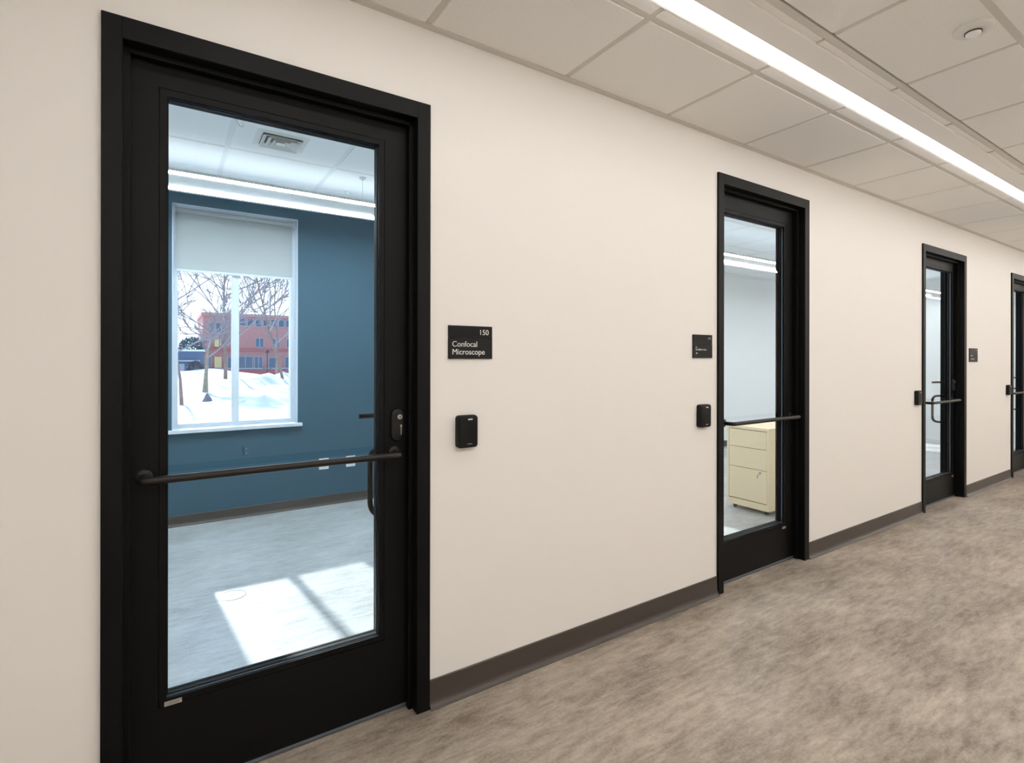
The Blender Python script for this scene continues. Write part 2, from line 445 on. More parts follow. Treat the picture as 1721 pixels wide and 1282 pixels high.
# ------------------------------------------------------------------ doors
def door(n, d, label, lock=True, stickers=(), inside=True):
    xl, xr, zt = d['o']; il, ir, it = d['i']; gl, gr_, gb, gt = d['g']; bl, br, bz = d['b']
    D = struct(empty('door_%d' % n, ((xl + xr) / 2, WY, 0)), label, 'door')
    # hollow metal frame: face, return, stop
    FY = WY - .0116
    bm = bmesh.new(); bv = .0012
    def U(x0, x1, z1, x2, x3, z2, ya, yb):      # an upside-down U of three boxes, outer (x0,x1,z1) inner (x2,x3,z2)
        box(bm, x0, x2, ya, yb, 0, z1, bv, 1); box(bm, x3, x1, ya, yb, 0, z1, bv, 1)
        box(bm, x2 - .001, x3 + .001, ya, yb, z2, z1, bv, 1)
    U(xl, xr, zt, il, ir, it, FY, WY + .002)
    U(xl + G_, xr - G_, zt - G_, il, ir, it, WY, WB)
    U(xl, xr, zt, il, ir, it, WB - .002, WB + .0116)
    U(il - .002, ir + .002, it + .002, il + .0145, ir - .0145, it - .0145, 1.708, DF - .002)
    obj('door_frame', bm, M['black'], D, smooth=False)
    # leaf
    e = .003
    lx0, lx1, lz0, lz1 = il + e, ir - e, .011, it - e
    bm = bmesh.new(); bw = .019
    t = bmesh.new()
    grid_shell(t, [lx0, gl - bw, gr_ + bw, lx1], [lz0, gb - bw, gt + bw, lz1],
               lambda x, z: not (gl - bw < x < gr_ + bw and gb - bw < z < gt + bw), DF, DB)
    merge(bm, t)
    leaf = obj('door_leaf', bm, M['black'], D)
    # glazing beads: a flat rim set a hair behind the leaf face and lips that run in to the glass
    bm = bmesh.new()
    ring(bm, gl - bw + .0008, gr_ + bw - .0008, gb - bw + .0008, gt + bw - .0008, bw - .0008, DF + .0006, DF + .012, bev=.0008)
    obj('glazing_rim', bm, M['black'], D); bm = bmesh.new()
    ring(bm, gl - .004, gr_ + .004, gb - .004, gt + .004, .004, DF + .004, DF + .0205, bev=.0008)
    obj('glazing_bead', bm, M['bead'], D)
    bm = bmesh.new()
    ring(bm, gl - bw - .0006, gr_ + bw + .0006, gb - bw - .0006, gt + bw + .0006, bw + .0006, DB - .012, DB + .004, bev=.0008)
    ring(bm, gl - .004, gr_ + .004, gb - .004, gt + .004, .004, DF + .0275, DB - .004, bev=.0008)
    obj('glazing_bead', bm, M['black'], D)
    obj('glass_pane', B((gl - .003, gr_ + .003, DF + .021, DF + .027, gb - .003, gt + .003)), M['glass'], D)
    obj('glazing_gasket', (lambda b: (ring(b, gl - .002, gr_ + .002, gb - .002, gt + .002, .005, DF + .0175, DF + .0208), b)[1])(bmesh.new()), M['gasket'], D)
    obj('door_sweep', B((lx0 + .001, lx1 - .001, DF - .004, DF + .002, .0045, .0145), bev=.001), M['bead'], D)
    # push bar across the leaf with returns to round mounting plates
    BYY = DF - .058
    pl, pr = bl + .012, br - .012
    pb = obj('push_bar', (lambda b: (tube(b, round_path([(pl, DF - .003, bz), (pl, BYY, bz), (pr, BYY, bz), (pr, DF - .003, bz)], .017, 8), .0108, 18), b)[1])(bmesh.new()), M['bar'], D, smooth=True)
    for x in (pl, pr):
        bm = bmesh.new(); lathe(bm, [(.021, 0), (.021, .004), (.0185, .0055)], (x, DF - .0002, bz), 'Y', 28)
        obj('mounting_plate', bm, M['bar'], pb, smooth=True)
    if inside:
      # room side pull, offset towards the glass
      sx = ir - .045; zt_, zb_ = .886, .652
      px = ir - .098
      bm = bmesh.new()
      tube(bm, round_path([(sx, DB + .003, zt_), (px, 1.868, zt_), (px, 1.868, zb_), (sx, DB + .003, zb_)], .045, 8), .0095, 16)
      obj('pull_handle', bm, M['black'], D, smooth=True)
      # room side lever
      bm = bmesh.new()
      lathe(bm, [(.026, 0), (.026, -.006), (.022, -.009)], (ir - .046, DB + .0005, 1.007), 'Y', 28)
      tube(bm, round_path([(ir - .046, DB + .006, 1.007), (ir - .046, 1.852, 1.007), (ir - .143, 1.852, 1.007)], .02, 8), .0088, 14)
      obj('lever_handle', bm, M['black'], D, smooth=True)
    # corridor side lock plate
    if lock:
        cx, cz = ir - .047, .984
        bm = bmesh.new(); rprism(bm, cx, cz, .049, .112, .0235, DF - .011, DF, bev=.004)
        esc = obj('lock_plate', bm, M['lock'], D, smooth=True)
        bm = bmesh.new(); lathe(bm, [(.0088, 0), (.0088, .003), (.0078, .004)], (cx + .005, DF - .011, cz + .028), 'Y', 24)
        obj('key_cylinder', bm, M['steel'], esc, smooth=True)
        bm = B((cx + .0042, cx + .0058, DF - .0156, DF - .0148, cz + .0235, cz + .0325))
        lathe(bm, [(.0022, 0), (.0022, .0008)], (cx + .005, DF - .0148, cz + .028), 'Y', 12)
        obj('keyway', bm, M['gasket'], esc)
        bm = B((cx + .0085, cx + .0112, DF - .0125, DF - .0108, cz - .034, cz - .006))
        lathe(bm, [(.0036, 0), (.0036, .0017)], (cx + .0098, DF - .0108, cz - .003), 'Y', 14)
        obj('turn_slot', bm, M['steel'], esc)
    for x, z, w in stickers:
        bm = B((x, x + w, DF - .0007, DF, z, z + .0125))
        st = tag(obj('rating_label', bm, M['sticker'], D), 'silver rating label below the glass')
        bm = bmesh.new()
        for k in range(3):
            z1 = z + .0026 + k * .003
            q = x + .003
            while q < x + w - .006:
                ww = random.uniform(.002, .006); box(bm, q, q + ww, DF - .0010, DF - .0006, z1, z1 + .0013); q += ww + .0014
        obj('label_print', bm, M['ink'], st)
    # three hinge knuckles on the room side
    for z in (.25, it / 2, it - .2):
        bm = bmesh.new(); lathe(bm, [(.006, 0), (.006, .11)], (il - .004, WB + .018, z - .055), 'Z', 12)
        box(bm, il - .012, il - .002, WB + .0105, WB + .0165, z - .055, z + .055)
        obj('hinge', bm, M['black'], D)
    return D

door(1, DOORS[0], 'nearest black glazed door with a blue room behind its glass', stickers=[(-.005, .2515, .041)])
door(2, DOORS[1], 'second black glazed door, cream drawer pedestal behind its glass', lock=False, inside=False, stickers=[(3.076, .196, .036)])
door(3, DOORS[2], 'third black glazed door along the corridor', stickers=[(5.775, .178, .036), (5.115, .178, .036)])
door(4, DOORS[3], 'fourth black glazed door at the right edge, partly cut off')

# ------------------------------------------------------------------ signs and card readers on the wall
SIGN_G, READ_G = 'black room signs along the corridor', 'black card readers along the corridor'
def sign(xa, xb, za, zb, split, label):
    cx = (xa + xb) / 2; Y = WY
    E = empty('room_sign', (cx, Y, za), label, 'sign', SIGN_G)
    bm = bmesh.new(); box(bm, xa, xb, Y - .0062, Y - .0002, split + .0004, zb, bev=.0006, seg=1); obj('number_panel', bm, M['sign'], E)
    bm = bmesh.new(); box(bm, xa, xb, Y - .0068, Y - .0002, za, split - .0004, bev=.0006, seg=1); obj('name_panel', bm, M['sign2'], E)
    return E
s1 = sign(.832, 1.012, 1.212, 1.331, 1.2865, 'black sign reading 150 Confocal Microscope')
obj('number', text_bm('150', .0275, .997, WY - .0066, 1.2995, 'RIGHT', squeeze=1.02), M['letter'], s1)
bm = text_bm('Confocal', .0285, .845, WY - .0072, 1.2555); t_ = text_bm('Microscope', .0285, .845, WY - .0072, 1.2275)
merge(bm, t_); obj('lettering', bm, M['letter'], s1)

def marks(bm, x, z, n, h, Y, w=.004):
    for k in range(n):
        hh = h * random.choice((.62, .62, .62, 1)); box(bm, x, x + .0014, Y, Y + .0008, z, z + hh)
        box(bm, x, x + w * .7, Y, Y + .0008, z + .62 * h - .0012, z + .62 * h); 
        if random.random() < .6: box(bm, x + w * .6, x + w * .6 + .0013, Y, Y + .0008, z, z + .6 * h)
        x += w + .0016
s2 = sign(2.171, 2.321, 1.2175, 1.334, 1.2865, 'black sign with a small lettered line left of the second door')
bm = bmesh.new(); marks(bm, 2.287, 1.311, 3, .013, WY - .0066, .0055); obj('number', bm, M['letter'], s2)
bm = bmesh.new(); marks(bm, 2.190, 1.2665, 2, .011, WY - .0074); marks(bm, 2.190, 1.2555, 15, .009, WY - .0074); marks(bm, 2.192, 1.2375, 2, .012, WY - .0074)
obj('lettering', bm, M['letter'], s2)
s3 = sign(5.993, 6.199, 1.19, 1.312, 1.268, 'black sign right of the third door')
bm = bmesh.new(); marks(bm, 6.150, 1.290, 3, .013, WY - .0066, .0075); obj('number', bm, M['letter'], s3)
bm = bmesh.new(); marks(bm, 6.02, 1.2425, 6, .011, WY - .0074, .008); marks(bm, 6.02, 1.211, 9, .013, WY - .0074, .009)
obj('lettering', bm, M['letter'], s3)

def reader(xa, xb, za, zb, label):
    cx, cz, w, h = (xa + xb) / 2, (za + zb) / 2, xb - xa, zb - za
    E = empty('card_reader', (cx, WY, za), label, 'card reader', READ_G)
    bm = bmesh.new(); rprism(bm, cx, cz, w, h, .012, WY - .0255, WY + .001, bev=.006); obj('housing', bm, M['reader'], E, smooth=True)
    bm = bmesh.new(); rprism(bm, cx, cz, w - .012, h - .012, .007, WY - .0262, WY - .0250, bev=.0006); obj('face_plate', bm, M['reader_face'], E, smooth=True)
    bm = bmesh.new(); rprism(bm, cx + .007, zb - .014, .019, .0048, .002, WY - .0268, WY - .0260); obj('indicator_light', bm, M['letter'], E)
    bm = bmesh.new()
    q = cx - .004
    for k in range(6): box(bm, q, q + .0024, WY - .0266, WY - .0261, za + .0128, za + .0128 + (.0022 if k % 2 else .003)); q += .0032
    obj('maker_mark', bm, M['sticker'], E)
reader(.862, .942, .893, 1.009, 'black card reader below the sign beside the nearest door')
reader(2.205, 2.289, .872, .985, 'black card reader on the wall left of the second door')
reader(4.817, 4.905, .858, .970, 'black card reader on the wall left of the third door')
reader(7.03, 7.118, .856, .957, 'small dark card reader left of the fourth door')

# ------------------------------------------------------------------ corridor light and sensor
def corridor_light(dy, label, xa, mat):
    L_ = empty('linear_light', (6, 1.1 + dy, CZ), label, 'ceiling light')
    xb = X1 - .02
    bm = bmesh.new(); box(bm, xa, xb, 1.080 + dy, 1.143 + dy, CZ - .0065, CZ + .03, bev=.0025); obj('lens', bm, M[mat], L_)
    bm = bmesh.new(); box(bm, xa, xb, 1.1433 + dy, 1.1602 + dy, CZ - .0008, CZ + .03); obj('edge_trim', bm, M['fixture'], L_)
    bm = bmesh.new(); box(bm, xa, xb, .985 + dy, 1.0797 + dy, CZ - .006, CZ + .03, bev=.0028, seg=1); obj('side_panel', bm, M['fixture'], L_)
    bm = bmesh.new()
    for a, b in zip(LX, LX[1:]):
        if b < xb: box(bm, max(a, xa) + .003, b - .003, .957 + dy, .9848 + dy, CZ + .001, CZ + .03, bev=.002, seg=1)
    obj('trim_rail', bm, M['fixture'], L_)
    bm = bmesh.new(); box(bm, xa, xb, .931 + dy, .9535 + dy, CZ - .001, CZ + .03)
    for a in LX:
        if xa < a < xb: box(bm, a - .0028, a + .0028, .957 + dy, .9845 + dy, CZ - .003, CZ + .0205)
    obj('recess_channel', bm, M['grid'], L_)  # greyer grid white stands in for the shade of the trough
    bm = bmesh.new(); box(bm, xa, xb, .9265 + dy, .931 + dy, CZ + .014, CZ + .03); box(bm, xa, xb, .9535 + dy, .957 + dy, CZ + .012, CZ + .03); obj('painted_gap_shade', bm, M['gasket'], L_)  # black strips painted in as the shade of the two slots
    return L_
corridor_light(0, 'long bright linear ceiling light running down the corridor', .0, 'strip')

corridor_light(-1.44, 'added unseen fill light along the opposite side of the corridor', X0 + .1, 'fill_strip')  # unseen light, added to even out the wall brightness

c = (2.322, .640, CZ)
SEN = empty('ceiling_sensor', c, 'round white sensor with a small lens on a ceiling tile', 'sensor')
bm = bmesh.new(); lathe(bm, [(.054, 0), (.056, -.004), (.055, -.011), (.049, -.015), (.024, -.016)], c); obj('base', bm, M['plastic'], SEN, smooth=True)
bm = bmesh.new(); lathe(bm, [(.0245, -.0155), (.0245, -.0205)], c); obj('lens_ring', bm, M['lens_dark'], SEN, smooth=True)
bm = bmesh.new(); lathe(bm, [(.022, -.0205), (.021, -.025), (.017, -.029), (.010, -.032), (.003, -.033)], c); obj('lens', bm, M['fixture'], SEN, smooth=True)

# ------------------------------------------------------------------ windows, blinds
def window(n, xa, xb, label, blabel, zb=1.868):
    W = struct(empty('window_%d' % n, ((xa + xb) / 2, 4.58, WZ0)), label, 'window')
    fy0, fy1 = 4.58, 4.66; fw = .037
    bm = bmesh.new(); ring(bm, xa, xb, WZ0, WZ1, fw, fy0, fy1, bev=.003)
    obj('window_frame', bm, M['white'], W)
    mx = xa + .4145 * (xb - xa) / .85 
    obj('mullion', B((mx - .024 + .0, mx + .024, fy0 + .002, fy1 - .002, WZ0 + fw, WZ1 - fw), bev=.002), M['white'], W)
    obj('glass_pane', B((xa + fw - .004, mx - .02, 4.612, 4.620, WZ0 + fw - .004, WZ1 - fw + .004)), M['glass_win'], W)
    obj('glass_pane', B((mx + .02, xb - fw + .004, 4.612, 4.620, WZ0 + fw - .004, WZ1 - fw + .004)), M['glass_win'], W)
    # reveal lining and stool
    bm = B((xa - .001, xa + .004, BY - .001, fy0, WZ0, WZ1), (xb - .004, xb + .001, BY - .001, fy0, WZ0, WZ1), (xa, xb, BY - .001, fy0, WZ1 - .004, WZ1 + .001))
    obj('reveal_lining', bm, M['white'], W)
    bm = bmesh.new(); box(bm, xa + .001, xb - .001, BY - .001, fy0 + .001, WZ0 - .001, WZ0 + .006); box(bm, xa - .03, xb + .032, BY - .036, BY - .0005, WZ0 - .021, WZ0 + .006, bev=.004)
    obj('window_sill', bm, M['white'], W)
    # roller blind
    R = empty('roller_blind', ((xa + xb) / 2, 4.53, WZ1), blabel, 'roller blind')
    z1 = WZ1 - .034
    bm = bmesh.new(); tube(bm, [(xa + .018, 4.535, z1), (xb - .022, 4.535, z1)], .019, 20); obj('roller_tube', bm, M['blind'], R, smooth=True)
    for q in (xa + .012, xb - .0215): obj('end_bracket', B((q, q + .0055, 4.513, 4.557, z1 - .024, z1 + .026), bev=.001), M['plastic'], R)
    bm = B((xa + .02, xb - .03, 4.5515, 4.5525, zb, z1)); obj('fabric', bm, M['blind'], R)
    bm = B((xa + .02, xb - .03, 4.548, 4.556, zb - .018, zb), bev=.002); obj('hem_bar', bm, M['white'], R)
window(1, *WINS[0], 'tall window in the blue wall looking onto snow', 'pale grey roller blind half lowered over the window in the blue wall')
window(2, *WINS[1], 'window in the pale wall behind the second door', 'unseen roller blind over the first window of the second room, lowered to stop sun reaching the corridor', 1.56)  # unseen blind set lower to keep sunlight out of the corridor
window(3, *WINS[2], 'unseen middle window added to bring daylight into the second room', 'unseen roller blind over the added middle opening, lowered to stop sun reaching the corridor', 1.56)  # window and lowered blind added out of view, for daylight in the room
window(4, *WINS[3], 'unseen last window added to bring daylight into the second room', 'unseen roller blind over the added last opening, lowered to stop sun reaching the corridor', 1.56)  # another added window, out of view, feeding daylight

# ------------------------------------------------------------------ pendant lights in the rooms
def pendant(xa, xb, ya, yb, z, label, lens, cx_):
    P = empty('pendant_light', ((xa + xb) / 2, (ya + yb) / 2, z), label, 'pendant light')
    e = .062
    obj('housing', B((xa, xb, ya + .0052, yb - .012, z + .003, z + .014), bev=.002), M['plastic'], P)
    obj('lens', B((xa + .03, xb - .03, ya + .006, ya + e, z - .004, z + .0028)), M[lens], P)
    obj('lens', B((xa + .03, xb - .03, yb - .074, yb - .036, z - .004, z + .0028)), M[lens], P)
    obj('added_ceiling_glow', B((xa + .03, xb - .03, ya + .05, yb - .05, z + .0143, z + .018)), M['ceiling_fill'], P)  # glowing top sheet, added to lift the ceiling brightness
    obj('edge_trim', B((xa, xb, ya, ya + .0055, z - .004, z + .012), (xa, xb, yb - .0355, yb, z - .004, z + .002)), M['plastic'], P)
    for x in cx_:
        for y in (ya + .04, yb - .04):
            bm = bmesh.new(); tube(bm, [(x, y, z + .013), (x, y, RZ)], .0016, 8)
            lathe(bm, [(.022, RZ), (.022, RZ - .008), (.006, RZ - .02)], (x, y, 0), 'Z', 20)
            obj('suspension_cable', bm, M['plastic'], P, smooth=True)
pendant(-.75, 1.7, 3.44, 3.865, 2.25, 'white pendant light with two bright strips under the ceiling of the blue room', 'strip_room', (-.6, 1.09))
pendant(2.5, 9.4, 2.83, 3.14, 2.15, 'long pendant light with two bright strips behind the second and third doors', 'strip_far', (2.7, 6.0, 9.2))

# ceiling diffuser and small hook in the blue room
DX0, DX1, DY0, DY1 = .398, .658, 3.03, 3.262
DI = empty('ceiling_diffuser', ((DX0 + DX1) / 2, (DY0 + DY1) / 2, RZ), 'square louvred air diffuser in the ceiling of the blue room', 'air vent')
def sq_ring(bm, f0, z0, f1, z1, th=.0025):
    """sloping square louvre between two inset fractions"""
    w, h = DX1 - DX0, DY1 - DY0
    def c4(f, z): return [(DX0 + f * w, DY0 + f * h, z), (DX1 - f * w, DY0 + f * h, z), (DX1 - f * w, DY1 - f * h, z), (DX0 + f * w, DY1 - f * h, z)]
    A, Bv = [bm.verts.new(p) for p in c4(f0, z0)], [bm.verts.new(p) for p in c4(f1, z1)]
    A2, B2 = [bm.verts.new((p[0], p[1], p[2] + th)) for p in c4(f0, z0)], [bm.verts.new((p[0], p[1], p[2] + th)) for p in c4(f1, z1)]
    for i in range(4):
        j = (i + 1) % 4
        bm.faces.new([A[i], A[j], Bv[j], Bv[i]]); bm.faces.new([A2[j], A2[i], B2[i], B2[j]])
        bm.faces.new([A[j], A[i], A2[i], A2[j]]); bm.faces.new([Bv[i], Bv[j], B2[j], B2[i]])
bm = bmesh.new(); sq_ring(bm, 0, RZ - .002, .11, RZ - .006); obj('rim', bm, M['plastic'], DI)
for f0, f1 in ((.11, .2), (.22, .31), (.33, .41)):
    bm = bmesh.new(); sq_ring(bm, f0, RZ - .020, f1, RZ - .002); obj('louver', bm, M['plastic'], DI)
bm = bmesh.new(); w_, h_ = DX1 - DX0, DY1 - DY0
box(bm, DX0 + .42 * w_, DX1 - .42 * w_, DY0 + .42 * h_, DY1 - .42 * h_, RZ - .02, RZ - .016); obj('core', bm, M['plastic'], DI)
bm = bmesh.new(); box(bm, DX0 + .1 * w_, DX1 - .1 * w_, DY0 + .1 * h_, DY1 - .1 * h_, RZ - .0016, RZ - .0006); obj('throat', bm, M['throat'], DI)
bm = bmesh.new(); tube(bm, round_path([(.288, 2.95, RZ), (.288, 2.95, RZ - .02), (.306, 2.95, RZ - .045), (.318, 2.95, RZ - .045), (.318, 2.95, RZ - .012)], .01, 5), .0022, 10)
tag(obj('ceiling_hook', bm, M['plastic'], smooth=True), 'small white hook hanging from the ceiling bar in the blue room', 'hook')

# wall outlets, plate, floor box
for x, l in ((1.0858, 'white wall outlet low on the blue wall, nearer the window'), (1.3067, 'white wall outlet low on the blue wall, farther from the window')):
    E = empty('wall_outlet', (x, BY, .33), l, 'outlet', 'outlets on the blue wall')
    bm = B((x - .039, x + .039, BY - .007, BY - .0003, .295, .385), bev=.002); obj('cover_plate', bm, M['plastic'], E)
    for z in (.322, .358):
        bm = bmesh.new(); rprism(bm, x, z, .032, .026, .008, BY - .009, BY - .0068); s = obj('socket', bm, M['white'], E)
        obj('socket_slots', B((x - .007, x - .005, BY - .0094, BY - .0088, z - .003, z + .006), (x + .005, x + .007, BY - .0094, BY - .0088, z - .003, z + .006)), M['gasket'], s)
E = empty('wall_plate', (.51, BY, .49), 'small blue-grey plate on the blue wall under the window', 'wall plate')
bm = B((.493, .527, BY - .006, BY - .0003, .475, .533), bev=.0015); obj('cover_plate', bm, M['blueplate'], E)
for z in (.485, .523):
    bm = bmesh.new(); lathe(bm, [(.0025, 0), (.0025, .001)], (.51, BY - .006, z), 'Y', 10); obj('screw', bm, M['steel'], E)
c = (.282, 3.03, 0)
E = empty('floor_box', c, 'round cover set in the floor of the blue room', 'floor box')
bm = bmesh.new(); lathe(bm, [(.064, .0002), (.064, .002), (.058, .003), (.056, .0012), (.001, .0012)], c, 'Z', 40); obj('cover_ring', bm, M['floor_room'], E, smooth=True)
bm = B((c[0] - .02, c[0] + .02, c[1] - .004, c[1] + .004, .0012, .0026), bev=.001); obj('lift_tab', bm, M['floor_room'], E)

# ------------------------------------------------------------------ drawer pedestal behind the second door
CX, CY0, CY1, CXB = 3.871, 2.290, 2.652, 4.44
CB, CT = .031, .674
CAB = empty('drawer_pedestal', ((CX + CXB) / 2, (CY0 + CY1) / 2, 0), 'cream steel three-drawer pedestal on castors behind the second door', 'cabinet')
bm = bmesh.new()
th = .018
box(bm, CX, CXB, CY0, CY0 + th, CB, CT - .001, bev=.002); box(bm, CX, CXB, CY1 - th, CY1, CB, CT - .001, bev=.002)
box(bm, CX + .002, CXB, CY0 + th, CY1 - th, CB, CB + .05, bev=.002); box(bm, CXB - .01, CXB, CY0 + th, CY1 - th, CB, CT - .01)
obj('carcass', bm, M['cream'], CAB)
obj('top_panel', B((CX - .001, CXB, CY0 - .0005, CY1 + .0005, CT - .024, CT), bev=.004), M['cream'], CAB)
obj('drawer_gap_shade', B((CX + .014, CX + .018, CY0 + th, CY1 - th, CB + .05, CT - .024)), M['creamshade'], CAB)  # dark cream sheet paints the shade between the drawer fronts
dz = [(.088, .3405), (.344, .504), (.5075, .645)]
for k, (a, b) in enumerate(dz):
    dr = obj('drawer_front', B((CX + .001, CX + .013, CY0 + th + .002, CY1 - th - .002, a, b), bev=.002), M['cream'], CAB)
    if k == 0:
        y, z = 2.362, .322
        bm = bmesh.new(); lathe(bm, [(.009, 0), (.009, -.003), (.007, -.0045)], (CX + .001, y, z), 'X', 20); lk = obj('lock', bm, M['steel'], dr, smooth=True)
        bm = B((CX - .012, CX - .003, y - .0008, y + .0008, z - .003, z + .003))
        tube(bm, [(CX - .010, y, z), (CX - .012, y + .006, z - .012), (CX - .011, y + .016, z - .026), (CX - .010, y + .018, z - .042)], [.0015, .0022, .004, .0035], 8)
        obj('key', bm, M['steel'], dr, smooth=True)
for x in (CX + .05, CXB - .05):
    for y in (CY0 + .045, CY1 - .045):
        bm = bmesh.new()
        lathe(bm, [(.0125, -.009), (.014, -.007), (.014, .007), (.0125, .009)], (x, y, .0142), 'X', 20)
        box(bm, x - .013, x + .013, y - .014, y + .014, .0285, .0315); box(bm, x - .013, x - .0105, y - .008, y + .008, .012, .03); box(bm, x + .0105, x + .013, y - .008, y + .008, .012, .03)
        obj('castor', bm, M['castor'], CAB)

# ------------------------------------------------------------------ outdoors
def h_ground(x, y):
    z = -.15
    if y > 40: z -= .95 * min(1, (y - 40) / 26)
    z += .05 * math.sin(x * .9 + y * .5) * min(1, max(0, (y - 9) / 8)) + .035 * math.sin(x * 1.9 - y * .8 + 1) * min(1, max(0, (y - 9) / 8))
    for cx, cy, hh, rx, ry in ((1.0, 33, .35, 2.2, 2.5), (3.0, 30, .28, 1.5, 1.8), (-.6, 40, .5, 4, 3), (6.8, 36, .35, 3, 2), (2.3, 45, .75, 3.4, 2.6)):
        z += hh * math.exp(-((x - cx) / rx) ** 2 - ((y - cy) / ry) ** 2)
    return z
bm = bmesh.new(); nx, ny = 120, 150
gx = [-14 + 62 * i / nx for i in range(nx + 1)]; gy = [4.78 + 90 * (j / ny) ** 1.5 for j in range(ny + 1)]
V = [[bm.verts.new((x, y, h_ground(x, y))) for x in gx] for y in gy]
for j in range(ny):
    for i in range(nx): bm.faces.new([V[j][i], V[j][i + 1], V[j + 1][i + 1], V[j + 1][i]])
struct(obj('ground', bm, M['snow'], smooth=True), 'snow covered ground outside the window', 'snow')

def snow_pile(peaks, x0, x1, y0, y1, label):
    bm = bmesh.new(); n = 44
    V = []
    for j in range(n + 1):
        row = []
        for i in range(n + 1):
            x, y = x0 + (x1 - x0) * i / n, y0 + (y1 - y0) * j / n
            z = h_ground(x, y) - .06; m_ = 0
            for cx, cy, hh, r in peaks:
                d = math.hypot((x - cx), (y - cy) * .75) / r
                m_ = max(m_, hh * max(0, 1 - d) ** 1.15)
            ed = min(i, j, n - i, n - j) / n * 8
            row.append(bm.verts.new((x, y, z + min(1, ed) * (m_ + .03 * math.sin(7 * x + 5 * y) * (m_ > .05)))))
        V.append(row)
    for j in range(n):
        for i in range(n): bm.faces.new([V[j][i], V[j][i + 1], V[j + 1][i + 1], V[j + 1][i]])
    tag(obj('snow_pile', bm, M['snow'], smooth=True), label, 'snow pile', 'snow piles outside the window')
snow_pile([(4.45, 30, .62, 1.3), (5.4, 31.5, .66, 1.6), (4.0, 29.4, .28, .9)], 3.12, 8.0, 26.8, 34, 'tallest peaked snow pile, right of the window mullion')
snow_pile([(2.55, 18.0, .34, .9), (3.1, 18.6, .22, .8)], 1.3, 4.4, 16.2, 20, 'low snow mound in front of the tallest pile')
snow_pile([(2.1, 27, .36, 1.2), (2.4, 28, .34, 1.0)], .6, 3.1, 24.6, 30, 'snow mound beside the middle tree trunk')

def tree(name, base, trunk_pts, r0, spread, depth, mats, label, seed, blen=3.0, start=.35):
    rnd = random.Random(seed)
    T = empty(name, base, label, 'tree')
    P = [Vector(p) for p in trunk_pts]
    n = len(P)
    bm = bmesh.new(); tube(bm, P, [r0 * (1.25 if i == 0 else 1 - .75 * i / (n - 1)) for i in range(n)], 12)
    obj('trunk', bm, mats[0], T, smooth=True)
    bm = bmesh.new()
    def branch(p, d, ln, r, lv):
        q = p; pts = [p]; k = 3
        for i in range(k):
            d = (d + Vector((rnd.uniform(-.14, .14), rnd.uniform(-.14, .14), rnd.uniform(-.06, .14)))).normalized()
            q = q + d * (ln / k); pts.append(q)
        tube(bm, pts, [max(.009, r * (1 - .5 * i / k)) for i in range(k + 1)], 4, cap=False)
        if lv <= 0: return
        for i in range(rnd.randint(3, 4)):
            s = pts[rnd.randint(1, k)]
            a = rnd.uniform(0, 2 * PI); t = rnd.uniform(.3, .75)
            side = d.orthogonal().normalized(); side.rotate(Matrix.Rotation(a, 3, d))
            nd = (d * math.cos(t) + side * math.sin(t) + Vector((0, 0, .12))).normalized()
            branch(s, nd, ln * rnd.uniform(.5, .85), r * .6, lv - 1)
    L_ = [0]
    for a, b in zip(P, P[1:]): L_.append(L_[-1] + (b - a).length)
    def on(t):
        s = t * L_[-1]
        for i in range(n - 1):
            if s <= L_[i + 1] + 1e-9:
                f = (s - L_[i]) / (L_[i + 1] - L_[i]); return P[i].lerp(P[i + 1], f)
        return P[-1]
    m_ = spread
    for i in range(m_):
        t = start + (1 - start) * (i + .5) / m_
        a = i * 2.4 + rnd.uniform(-.5, .5)
        d = Vector((math.cos(a), math.sin(a), rnd.uniform(.45, 1.1))).normalized()
        branch(on(min(t, .985)), d, blen * (1.15 - .5 * t) * rnd.uniform(.8, 1.2), r0 * (.62 - .25 * t), depth)
    branch(P[-1], (P[-1] - P[-2]).normalized(), blen * .8, r0 * .25, depth)
    obj('branches', bm, mats[1], T, smooth=False, fix=False)
gz = h_ground
tree('bare_tree', (1.26, 24, gz(1.26, 24)), [(1.26, 24, -.2), (1.29, 24, .6), (1.36, 24, 1.6), (1.55, 24, 2.3)], .09, 7, 3, (M['bark2'], M['twig']),
     'pale mossy trunk standing alone at left in the snow', 3, 1.0, .55)
tree('bare_tree', (2.78, 34, gz(2.78, 34)), [(2.78, 34, -.3), (2.8, 34, 1.0), (2.76, 34, 2.2), (2.70, 34, 4), (2.72, 34, 5.6), (2.75, 34, 7)], .095, 15, 3, (M['bark'], M['twig']),
     'bare upright tree left of the window mullion', 11, 3.4, .28)
tree('bare_tree', (5.12, 30, gz(5.12, 30)), [(5.15, 30, -.3), (5.1, 30, .3), (4.78, 30, 1.6), (4.46, 30, 2.7), (4.23, 30, 3.8), (3.95, 30, 5), (3.7, 30, 6.4)], .085, 13, 3, (M['bark'], M['twig']),
     'bare leaning tree in front of the right end of the brick building', 21, 3.4, .3)
tree('bare_tree', (5.3, 33, gz(5.3, 33)), [(5.3, 33, -.3), (5.35, 33, 2.2), (5.2, 33, 4.2), (5.3, 33, 6.6)], .065, 11, 3, (M['bark'], M['twig']),
     'thin bare tree close behind the leaning tree', 31, 2.8, .35)
tree('bare_tree', (.34, 18, gz(.34, 18)), [(.36, 18, -.25), (.32, 18, .6), (.2, 18, 1.5), (.05, 18, 2.6), (.1, 18, 4.0)], .045, 10, 3, (M['bark'], M['twig']),
     'bare tree at the left edge of the window', 41, 2.0, .35)

